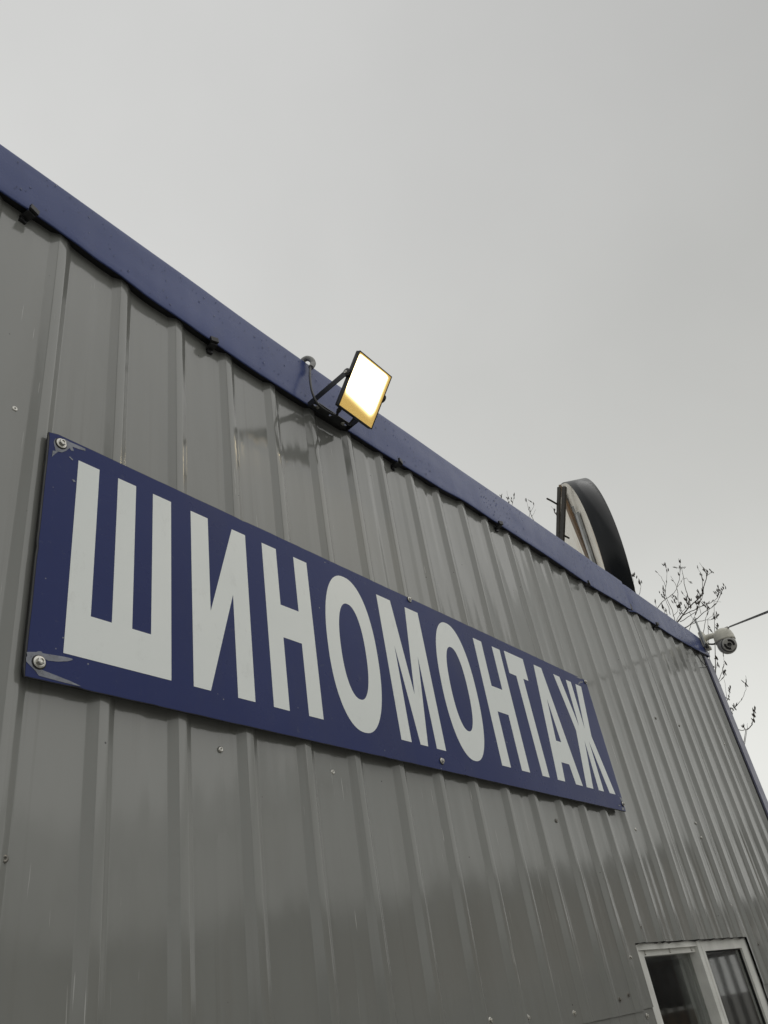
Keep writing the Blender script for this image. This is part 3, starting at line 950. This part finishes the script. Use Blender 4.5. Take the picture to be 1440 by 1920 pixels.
# loose screw tail and tab under the body, as seen below its lower edge
m = MB(); q = LM @ Vector((0.012, 0.018, -HH + 0.002)); m.tube([q, q + Vector((-0.004, 0.012, -0.012))], 0.0028, 8); m.tube([q + Vector((-0.003, 0.010, -0.010)), q + Vector((-0.004, 0.014, -0.014))], 0.0045, 8)
lp('vent_plug', m, M_DARK)

# cable and conduit feeding it
def smooth(pts, n=6):
    pts = [Vector(p) for p in pts]; out_ = []
    for i in range(len(pts) - 1):
        p0 = pts[max(i - 1, 0)]; p1 = pts[i]; p2 = pts[i + 1]; p3 = pts[min(i + 2, len(pts) - 1)]
        for q in range(n):
            t = q / n
            out_.append(0.5 * ((2 * p1) + (p2 - p0) * t + (2 * p0 - 5 * p1 + 4 * p2 - p3) * t * t + (-p0 + 3 * p1 - 3 * p2 + p3) * t ** 3))
    out_.append(pts[-1]); return out_
cend = at(583, 689, y=-0.030)
cpts = smooth([(1.150, 0.20, 3.040), (1.150, 0.10, 3.044), at(562, 684, y=0.006), at(568, 676, y=-0.006), at(576, 672, y=-0.018), at(584, 675, y=-0.027), at(587, 682, y=-0.030), cend], 12)
conduit = MB()
rr = [0.0066 + (0.0008 if i % 2 else 0) for i in range(len(cpts))]
conduit.tube(cpts, rr, 14)
o = conduit.build('cable_conduit', M_CONDUIT)
tag(o, 'grey corrugated conduit hooked over the blue roof flashing beside the floodlight', 'conduit')
gend = gl + gd_ * 0.015
cab = MB(); cab.tube(smooth([at(583, 683, y=-0.029), at(581, 702, y=-0.036), at(584, 730, y=-0.048), at(593, 753, y=-0.056), at(608, 768, y=-0.064), gend + gd_ * 0.008, gend], 8), 0.0030, 10)
o = cab.build('power_cable', M_DARK)
tag(o, 'black cable looping from the grey conduit down to the back of the floodlight', 'cable')

# ================================================================ round light box on the roof
PHI = 0.535
dc = Vector((4.0257, 0.45, 1.55 + 1.9685)); DR, DT = 0.6118, 0.1195
dn = Vector((math.sin(PHI), -math.cos(PHI), 0)); dh = Vector((math.cos(PHI), math.sin(PHI), 0)); UP = Vector((0, 0, 1))
disc = thing('round_light_box', 'round rooftop sign box with dark glossy rim and white back, half hidden by the flashing', 'sign', loc=(3.64, 0.6, 2.99))
def circle_obj(name, prof, mat):
    m_ = MB(); m_.lathe(prof, dc, dn, 96)
    return under(m_.build(name, mat), disc)
circle_obj('rim', [(DR - 0.006, 0.004), (DR - 0.003, 0.0), (DR, 0.001), (DR, DT - 0.001), (DR - 0.003, DT), (DR - 0.010, DT)], M_RIM)
circle_obj('back_panel', [(0.00001, 0.003), (DR - 0.0055, 0.003)], M_BACK)
circle_obj('front_panel', [(0.00001, DT - 0.004), (DR - 0.006, DT - 0.004)], M_PVC)
def bar(a, b, w, t, side, mat, name):
    """square bar from a to b"""
    a, b, side = Vector(a), Vector(b), Vector(side)
    d = (b - a).normalized(); side = (side - d * side.dot(d)).normalized(); o2 = d.cross(side)
    m_ = MB(); vs = []
    for p in (a, b):
        for s1, s2 in ((-1, -1), (1, -1), (1, 1), (-1, 1)):
            vs.append(p + side * w / 2 * s1 + o2 * t / 2 * s2)
    m_.add(vs, [(0, 3, 2, 1), (4, 5, 6, 7), (0, 1, 5, 4), (1, 2, 6, 5), (2, 3, 7, 6), (3, 0, 4, 7)])
    return under(m_.build(name, mat), disc)
DB = lambda a, b, off: dc + dh * a + UP * b - dn * off
bar(DB(-.253, .532, .012), DB(-.388, -.09, .012), 0.052, 0.014, dh, M_RUST, 'rusty_bar')
bar(DB(-.447, .223, .010), DB(-.400, -.46, .010), 0.046, 0.014, dh, M_GALV, 'upright')
bar((3.7345, .3122, 1.55 + 2.4607), (3.646, .606, 2.99), 0.017, 0.017, (1, 0, 0), M_BRACE, 'brace')
bar((3.6246, .2471, 1.55 + 2.3745), (3.613, .577, 2.99), 0.020, 0.020, (1, 0, 0), M_BRACE, 'brace')
for z_, ln in ((2.36, .11), (2.135, .09)):
    p = Vector((3.70, .35, 1.55 + z_ + 0.0))
    m = MB(); m.tube([p + Vector((0.03, 0, 0)), p + Vector((-0.04, 0.005, -0.002)), p + Vector((-0.085, 0.008, -0.006))], 0.0055, 8)
    under(m.build('bolt', M_BRACE), disc)
m = MB(); m.tube(smooth([DB(-.40, .22, .008), DB(-.415, .285, .012), DB(-.398, .300, .012), DB(-.382, .270, .006)], 6), 0.004, 8)
under(m.build('hook_wire', M_GALV), disc)
bar((3.5, 0.66, 3.00), (4.1, 0.98, 3.00), 0.05, 0.03, (0, 0, 1), M_BRACE, 'base_rail')

# ================================================================ surveillance camera on the corner
cc = thing('dome_camera', 'cream dome security camera on a short arm at the far corner of the flashing', 'camera', loc=(4.155, -0.012, 3.02))
CX = 4.150
def cp(name, m_, mat): return under(m_.build(name, mat), cc)
m = MB(); m.box((4.120, -0.034, 2.985), (4.176, -0.0115, 3.070), bev=0.006); m.box((4.126, -0.040, 2.972), (4.168, -0.016, 2.990), bev=0.004)
cp('base', m, M_CREAM)
hb = Vector((CX, -0.1200, 1.55 + 1.4385))      # centre of the housing seam
m = MB(); m.tube(smooth([(4.150, -0.030, 3.035), (4.150, -0.055, 3.036), (4.150, -0.085, 3.030), hb + Vector((0, 0.02, 0.030))], 6), [0.017, 0.016, 0.0155, 0.015, 0.0145] + [0.014] * 14, 14)
cp('arm', m, M_CREAM)
m = MB(); m.lathe([(0.00001, 0.062), (0.020, 0.061), (0.036, 0.053), (0.045, 0.040), (0.0495, 0.022), (0.0510, 0.0), (0.0510, -0.006), (0.047, -0.007)], hb, (0, 0, 1), 40)
cp('housing', m, M_CREAM)
m = MB(); m.lathe([(0.046, -0.004), (0.0475, -0.012), (0.0475, -0.020)] + [(0.0475 * math.cos(a), -0.026 - 0.0475 * math.sin(a) * 0.98) for a in [i * math.pi / 2 / 12 for i in range(12)]] + [(0.00001, -0.0725)], hb, (0, 0, 1), 40)
cp('ball', m, M_CAMGREY)
bc = hb + Vector((0, 0, -0.027))
fd = (EYE - bc).normalized(); rt = Vector((0, -1, 0)) - fd * Vector((0, -1, 0)).dot(fd); rt.normalize()
fd = (fd + rt * 0.26 - UP * 0.02).normalized()
rt = (Vector((0, -1, 0)) - fd * Vector((0, -1, 0)).dot(fd)).normalized(); upf = rt.cross(fd) if rt.cross(fd).z > 0 else fd.cross(rt)
m = MB(); m.lathe([(0.0345, 0.030), (0.0335, 0.0425), (0.0325, 0.0445), (0.028, 0.0455), (0.00001, 0.0460)], bc, fd, 36)
cp('face_plate', m, M_CAMGREY)
m = MB(); m.lathe([(0.00001, 0.0470), (0.0075, 0.0472), (0.0092, 0.0490), (0.0104, 0.0490), (0.0108, 0.0450)], bc, fd, 28)
cp('lens', m, M_LENSGLASS)
m = MB()
for s_, in ((1,), (-1,)):
    poly = []
    for i in range(11):
        a = math.radians(-58 + 116 * i / 10) + (0 if s_ == 1 else math.pi)
        poly.append((0.0262 * math.cos(a), 0.0262 * math.sin(a)))
    for i in range(11):
        a = math.radians(58 - 116 * i / 10) + (0 if s_ == 1 else math.pi)
        poly.append((0.0150 * math.cos(a), 0.0150 * math.sin(a)))
    e1 = (rt * math.cos(.5) + upf * math.sin(.5)); e2 = fd.cross(e1)
    m.prism(poly, bc + fd * 0.0450, e1, e2, 0.0020)
cp('infrared_window', m, M_LENSGLASS)
m = MB(); m.lathe([(0.0362, 0.022), (0.0372, 0.034), (0.0355, 0.036)], bc, fd, 36); cp('hood', m, M_DARK)
a0, a1 = at(1323, 1212, X=4.118), at(1304, 1163, X=4.118)
m = MB(); m.tube([a0, a0 + (a1 - a0) * 0.5, a1], [0.0062, 0.0060, 0.0048], 10); cp('antenna', m, M_GALV)
m = MB(); m.tube([a0 + Vector((0.0, -0.008, -0.012)), a0 + Vector((0.0, -0.006, 0.012))], 0.0075, 10); cp('antenna_joint', m, M_DARK)
m = MB(); m.tube(smooth([(4.160, -0.034, 3.005), (4.162, -0.06, 2.995), (4.160, -0.078, 3.003), (4.155, -0.09, 3.012)], 5), 0.0045, 8); cp('lead', m, M_DARK)
gt = hb + Vector((0.0, -0.022, 0.052))
m = MB(); m.tube([gt + Vector((0, 0.02, -0.004)), gt, gt + Vector((0, -0.018, 0.004))], [0.010, 0.011, 0.008], 12); cp('cable_gland', m, M_CAMGREY)
# wires hanging at the corner
m = MB(); m.tube(smooth([at(1290, 1213, y=-0.016), at(1303, 1224, y=-0.022), at(1318, 1243, y=-0.02), at(1327, 1251, y=-0.018), at(1312, 1252, y=-0.004)], 6), 0.0016, 6)
o = m.build('loose_wire', M_DARK); tag(o, 'thin dark wire drooping under the flashing end to the corner trim', 'wire')
m = MB(); m.tube(smooth([at(1311, 1222, y=-0.02), at(1321, 1232, y=-0.035), at(1322, 1244, y=-0.03), at(1324, 1252, y=-0.016)], 6), 0.0013, 6)
o = m.build('loose_wire', M_DARK); tag(o, 'short looped wire hanging right below the dome camera base', 'wire')
# supply line to the street pole
p0 = gt + Vector((0, -0.016, 0.004)); p1 = at(1440, 1148, y=-0.45); dd = (p1 - p0)
far = p0 + dd * (8.0 / abs(dd.y))
pts = []
for i in range(25):
    t = i / 24
    p = p0.lerp(far, t); pts.append(p - UP * 0.0 * t)
m = MB(); m.tube(pts, 0.0031, 8)
m.tube([p0 + dd * 0.05 + UP * 0.003] + [q + UP * 0.006 for q in pts[1:]], 0.0022, 6)
o = m.build('overhead_cable', M_DARK); tag(o, 'black overhead cable running from the dome camera out of the picture to the right', 'cable')
m = MB(); m.tube([(far.x, far.y - 0.1, 0), (far.x, far.y - 0.1, far.z + 0.4)], [0.12, 0.08], 16)
o = m.build('utility_pole', simple('weathered_wood', (0.12, 0.10, 0.08), 0.85)); tag(o, 'wooden utility pole across the yard that carries the overhead camera cable', 'pole')

# ================================================================ willow behind the building
TXP = 7.0
tree = thing('willow_tree', 'bare willow with budding twigs rising beyond the far end of the building', 'tree', loc=(TXP + 0.2, 1.35, 0))
hub = Vector((TXP + 0.2, 1.35, 2.5))
m = MB(); m.tube(smooth([(TXP + .25, 1.35, -0.05), (TXP + .20, 1.33, 0.8), (TXP + .24, 1.38, 1.6), hub], 5), [0.12 - 0.0045 * i for i in range(16)], 12)
under(m.build('trunk', M_BARK), tree)
O6, K = (1220, 1040), 7.2
TW = [  # traced branches: origin, scale, points from the base up, base width in px
 (O6, K, [(350, 930), (400, 860), (430, 820), (540, 690), (660, 585), (700, 540), (715, 440), (755, 300), (765, 275), (830, 230)], 7),
 (O6, K, [(765, 275), (720, 205), (660, 105)], 3),
 (O6, K, [(705, 470), (700, 340), (675, 260), (638, 180)], 3),
 (O6, K, [(430, 820), (560, 760), (660, 705), (760, 670), (870, 610), (915, 540), (905, 420)], 4),
 (O6, K, [(440, 1000), (500, 965), (600, 885), (720, 780), (830, 710), (900, 640), (935, 550), (985, 440)], 4.5),
 (O6, K, [(395, 905), (500, 845), (620, 760), (650, 690), (700, 560), (705, 470)], 3.4),
 (O6, K, [(540, 700), (500, 560), (460, 420), (440, 300), (415, 190), (378, 50)], 4),
 (O6, K, [(410, 190), (360, 175), (320, 155)], 2),
 (O6, K, [(350, 450), (385, 340), (400, 210), (410, 190)], 2.6),
 (O6, K, [(350, 450), (400, 390), (440, 310)], 2),
 (O6, K, [(70, 760), (160, 630), (260, 560), (350, 460), (310, 360), (270, 285)], 3.6),
 (O6, K, [(350, 450), (370, 560), (375, 650), (400, 740), (430, 820)], 3),
 (O6, K, [(330, 900), (320, 850), (270, 700), (200, 540), (205, 440), (218, 330), (215, 210), (190, 130)], 3.2),
 (O6, K, [(205, 435), (140, 300), (60, 212)], 2.2),
 (O6, K, [(265, 810), (235, 690), (200, 610), (165, 440)], 2.6),
 (O6, K, [(345, 900), (400, 800), (470, 720), (490, 680), (470, 570), (435, 530)], 2.4),
 (O6, K, [(300, 830), (365, 760), (355, 680), (300, 600), (255, 545)], 2.2),
 (O6, K, [(440, 330), (490, 320), (515, 370)], 2),
 (O6, K, [(520, 770), (560, 850), (590, 900)], 2.4),
 (O6, K, [(470, 980), (620, 910), (740, 885), (840, 870), (900, 835)], 2.8),
 (O6, K, [(690, 1120), (720, 1020), (740, 880), (765, 780), (765, 680), (715, 650)], 3),
 (O6, K, [(520, 1010), (560, 900), (610, 800), (640, 720), (690, 600)], 2.4),
 (O6, K, [(680, 800), (660, 700), (640, 620), (635, 500)], 2.2),
 (O6, K, [(840, 1060), (825, 1030), (800, 1000)], 2.2), (O6, K, [(890, 1060), (895, 1010), (912, 960)], 2.2),
 (O6, K, [(75, 700), (65, 630)], 1.6), (O6, K, [(185, 760), (175, 710)], 2), (O6, K, [(225, 800), (205, 770)], 2),
 (O6, K, [(855, 625), (900, 635), (950, 640)], 1.6), (O6, K, [(770, 870), (820, 835), (850, 815)], 1.6),
 ((920, 900), 10.28, [(245, 420), (215, 370), (180, 290)], 2.4), ((920, 900), 10.28, [(375, 540), (345, 430), (312, 210)], 2.6),
 ((920, 900), 10.28, [(395, 540), (430, 410), (460, 290)], 2.4), ((920, 900), 10.28, [(725, 800), (745, 700), (770, 620), (830, 490), (800, 435), (765, 420)], 2.6),
 ((920, 900), 10.28, [(765, 640), (730, 540), (700, 440), (685, 355)], 2.4), ((920, 900), 10.28, [(735, 760), (810, 680), (870, 570)], 1.8),
 ((920, 900), 10.28, [(1300, 740), (1265, 680), (1220, 580), (1165, 510)], 2.6), ((920, 900), 10.28, [(515, 620), (508, 550)], 1.6),
 ((1020, 880), 7.2, [(1260, 1720), (1220, 1600), (1200, 1480), (1195, 1400)], 2.4), ((1020, 880), 7.2, [(1280, 1720), (1310, 1600), (1300, 1530), (1275, 1470)], 2.4),
 ((1300, 1220), 10.28, [(380, 520), (480, 580), (540, 430), (580, 300), (590, 200), (585, 95)], 3), ((1300, 1220), 10.28, [(480, 590), (430, 440), (425, 400), (460, 290), (465, 180), (415, 90)], 2.6),
 ((1300, 1220), 10.28, [(425, 400), (360, 300), (290, 190)], 2.6), ((1300, 1220), 10.28, [(385, 350), (450, 280)], 2),
 ((1300, 1220), 10.28, [(470, 620), (540, 560), (600, 490), (615, 420)], 2.4), ((1300, 1220), 10.28, [(600, 940), (635, 900), (625, 740), (590, 550)], 2),
 ((1300, 1220), 10.28, [(620, 1030), (680, 900), (705, 790), (708, 680)], 2.4), ((1300, 1220), 10.28, [(600, 1190), (700, 1130), (800, 1080), (920, 960), (990, 820), (1025, 670), (1005, 480)], 3),
 ((1300, 1220), 10.28, [(710, 1190), (770, 1150), (800, 1090)], 2.2), ((1300, 1220), 10.28, [(760, 1500), (890, 1525), (1010, 1530), (1100, 1460), (1150, 1340), (1175, 1230), (1190, 1110)], 3),
 ((1300, 1220), 10.28, [(1010, 1530), (955, 1450)], 2.2), ((1300, 1220), 10.28, [(1035, 1510), (1045, 1400)], 1.8),
 ((1300, 1220), 10.28, [(610, 910), (570, 800), (520, 650)], 1.8),
]
buds = MB()
rt_ = random.Random(21)
def bud(p, d, L_, r):
    d = d.normalized()
    mm = MB(); mm.lathe([(0.0006, 0), (r, L_ * .3), (r * .95, L_ * .55), (r * .45, L_ * .88), (0.0005, L_)], p, d, 6)
    buds.add(mm.v, mm.f, True)
def depth(i): return TXP + 0.35 * math.sin(i * 1.9) 
DEP = [depth(i) for i in range(len(TW))]
for i in (1, 2, 5, 3, 11, 15, 16): DEP[i] = DEP[0]
for i in (7, 8, 9, 17): DEP[i] = DEP[6]
for i in (13, 14): DEP[i] = DEP[12]
allp = []
for i, (o_, k, pts, w) in enumerate(TW):
    P = smooth([at(o_[0] + u / k, o_[1] + v / k, X=DEP[i]) for u, v in pts], 4)
    n = len(P)
    for j in range(1, n - 1):
        P[j] = P[j] + Vector((rt_.uniform(-1, 1), rt_.uniform(-1, 1), rt_.uniform(-1, 1))) * 0.003
    r0 = w * 0.00105
    rad = [max(0.0011, r0 * (1 - 0.72 * j / (n - 1))) for j in range(n)]
    m = MB(); m.tube(P, rad, 6)
    # feet of branches that come up behind the flashing run down to the trunk
    foot = P[0]
    y_hidden = i in (0, 4, 10, 12, 15, 19, 20, 21) or i >= 25
    if y_hidden:
        mid = foot.lerp(hub, 0.45) + Vector((0.05, 0.02, -0.25))
        Q = smooth([foot, mid, hub + Vector((0, 0, -0.1 - 0.012 * i))], 8)
        m.tube(Q, [rad[0] + (0.018 - rad[0]) * (j / (len(Q) - 1)) ** 1.5 for j in range(len(Q))], 6, caps=False)
    under(m.build('branch', M_BARK), tree)
    # buds along the last stretch
    for j in range(n // 3, n - 1):
        t = j / (n - 1)
        if rt_.random() < 0.30 * t + 0.03:
            d = (P[j + 1] - P[j - 1]).normalized()
            side = Vector((rt_.uniform(-1, 1), rt_.uniform(-1, 1), rt_.uniform(-.4, 1))).normalized()
            for q in range(rt_.choice((1, 2, 2, 3))):
                bud(P[j] + d * q * 0.012, d * 1.2 + side * 0.7 + UP * 0.5, rt_.uniform(0.020, 0.036), rt_.uniform(0.0026, 0.0040))
# catkin clusters that stand out
for (o_, k, u, v, n, i) in [(O6, K, 200, 165, 4, 12), (O6, K, 215, 205, 3, 12), (O6, K, 400, 110, 4, 6), (O6, K, 385, 250, 3, 6), (O6, K, 140, 520, 3, 14), (O6, K, 180, 570, 7, 14), (O6, K, 180, 500, 5, 14), (O6, K, 345, 590, 6, 11),
        (O6, K, 480, 620, 8, 6), (O6, K, 495, 670, 6, 6), (O6, K, 525, 600, 7, 6), (O6, K, 540, 720, 5, 6), (O6, K, 310, 630, 5, 16), (O6, K, 395, 730, 4, 11), (O6, K, 410, 790, 6, 11), (O6, K, 630, 640, 8, 0), (O6, K, 635, 590, 5, 0), (O6, K, 655, 510, 5, 0), (O6, K, 670, 570, 6, 0),
        (O6, K, 735, 210, 5, 1), (O6, K, 760, 245, 5, 1), (O6, K, 820, 215, 4, 0), (O6, K, 675, 270, 4, 2), (O6, K, 690, 330, 4, 2), (O6, K, 910, 470, 10, 3), (O6, K, 895, 540, 6, 3), (O6, K, 985, 450, 5, 4), (O6, K, 955, 500, 5, 4), (O6, K, 765, 720, 8, 20), (O6, K, 725, 680, 5, 20),
        (O6, K, 860, 840, 5, 19), (O6, K, 900, 825, 6, 19), (O6, K, 910, 980, 6, 24), (O6, K, 808, 1010, 4, 23), (O6, K, 405, 660, 4, 15), (O6, K, 460, 715, 5, 15), (O6, K, 175, 715, 4, 26), (O6, K, 210, 775, 5, 27), (O6, K, 230, 380, 1, 12),
        ((920, 900), 10.28, 200, 320, 5, 30), ((920, 900), 10.28, 240, 390, 4, 30), ((920, 900), 10.28, 340, 370, 6, 31), ((920, 900), 10.28, 345, 430, 3, 31), ((920, 900), 10.28, 425, 400, 5, 32), ((920, 900), 10.28, 440, 340, 3, 32), ((920, 900), 10.28, 690, 400, 6, 34), ((920, 900), 10.28, 740, 560, 4, 34), ((920, 900), 10.28, 1215, 580, 4, 36), ((920, 900), 10.28, 1265, 670, 4, 36),
        ((1300, 1220), 10.28, 445, 150, 7, 41), ((1300, 1220), 10.28, 460, 280, 4, 41), ((1300, 1220), 10.28, 370, 310, 6, 42), ((1300, 1220), 10.28, 615, 250, 4, 40), ((1300, 1220), 10.28, 600, 460, 6, 44), ((1300, 1220), 10.28, 700, 760, 4, 46), ((1300, 1220), 10.28, 675, 920, 4, 46), ((1300, 1220), 10.28, 1015, 650, 4, 47), ((1300, 1220), 10.28, 790, 1110, 5, 48), ((1300, 1220), 10.28, 735, 1165, 4, 48),
        ((1300, 1220), 10.28, 1165, 1200, 5, 49), ((1300, 1220), 10.28, 1170, 1260, 6, 49), ((1300, 1220), 10.28, 1150, 1320, 5, 49), ((1300, 1220), 10.28, 970, 1470, 4, 50),
        ((1020, 880), 7.2, 1200, 1420, 6, 38), ((1020, 880), 7.2, 1235, 1450, 4, 38), ((1020, 880), 7.2, 1300, 1530, 7, 39)]:
    base = at(o_[0] + u / k, o_[1] + v / k, X=DEP[i])
    for q in range(max(1, round(n * 0.7))):
        off = Vector((rt_.uniform(-.01, .01), rt_.uniform(-.012, .012), rt_.uniform(-.03, .012)))
        bud(base + off, Vector((rt_.uniform(-.3, .3), rt_.uniform(-.4, .4), 1)), rt_.uniform(0.024, 0.044), rt_.uniform(0.0034, 0.0054))
o = under(buds.build('bud', M_BUD), tree); o['kind'] = 'stuff'

# ================================================================ across the yard (seen as reflections)
def rotz(a, c): return Matrix.Translation(Vector(c)) @ Matrix.Rotation(a, 4, 'Z')
M_BRICK = simple('brown_brick_facade', (0.20, 0.15, 0.115), 0.85, scale=3)
M_PLASTER = simple('dirty_plaster_facade', (0.32, 0.31, 0.285), 0.85, scale=2)
M_DKROOF = simple('dark_sheet_roof', (0.05, 0.045, 0.045), 0.6, scale=3)
def yard_building(name, label, az, dist, w, h, mat, nwin, cat='building'):
    a = math.radians(az)
    c_ = Vector((math.sin(a) * dist, -math.cos(a) * dist, 0))
    T = rotz(a, c_)
    t = thing(name, label, cat, loc=c_)
    def add(nm, m_, mt): return under(m_.build(nm, mt), t)
    m_ = MB(); m_.box((-w / 2, -6, 0.0), (w / 2, 0, h - 0.35), T); add('wall', m_, mat)
    m_ = MB(); m_.box((-w / 2 - .3, -6.3, h - 0.35), (w / 2 + .3, 0.4, h), T); add('roof', m_, M_DKROOF)
    for i in range(nwin):
        x = -w / 2 + (i + .5) * w / nwin
        m_ = MB(); m_.box((x - .7, 0.0, 1.1), (x + .7, 0.05, 2.6), T); f_ = add('window', m_, M_PVC)
        m_ = MB(); m_.box((x - .6, 0.051, 1.2), (x + .6, 0.06, 2.5), T); g_ = m_.build('pane', M_LENSGLASS); g_.parent = f_
    m_ = MB(); x = w / nwin * (0.5 - (nwin % 2) * 0.5); m_.box((x - w / nwin * 0.5 - .5, 0.0, 0), (x - w / nwin * 0.5 + .5, 0.06, 2.2), T); add('door', m_, M_DKROOF)
yard_building('brick_building', 'brown brick workshop far across the yard, reflected in the window glass', 60, 27, 12, 5.3, M_BRICK, 5)
yard_building('plaster_building', 'pale plastered building across the yard, reflected in the lower wall sheets', 36, 27, 15, 5.5, M_PLASTER, 4)
yard_building('low_building', 'low brown brick shed at the right end of the yard, reflected in the far sheets', 84, 25, 8, 3.3, M_BRICK, 3)
yard_building('long_building', 'low grey garage row behind the photographer across the yard', -12, 34, 34, 3.7, M_PLASTER, 9)
# slatted fence across the yard
fa = math.radians(68)
FT = rotz(fa, (math.sin(fa) * 14, -math.cos(fa) * 14, 0))
fence = thing('slat_fence', 'dark slatted metal fence across the yard, mirrored in the right window pane', 'fence', loc=FT.translation)
sl0 = None
for i in range(60):
    if sl0 is None:
        m = MB(); m.box((-0.035, -0.008, 0.1), (0.035, 0.008, 1.9)); sl0 = m.build('slat', M_DKROOF); o = sl0
    else:
        o = sl0.copy(); COL.objects.link(o)
    o.parent = fence; o.matrix_parent_inverse = Matrix.Translation(-fence.location)
    o.matrix_basis = FT @ Matrix.Translation(Vector((-4.5 + i * 0.15, 0, 0)))
m = MB(); m.box((-4.6, 0.009, 1.88), (4.5, 0.05, 1.96), FT); m.box((-4.6, 0.009, 0.3), (4.5, 0.05, 0.37), FT); under(m.build('rail', M_DKROOF), fence)
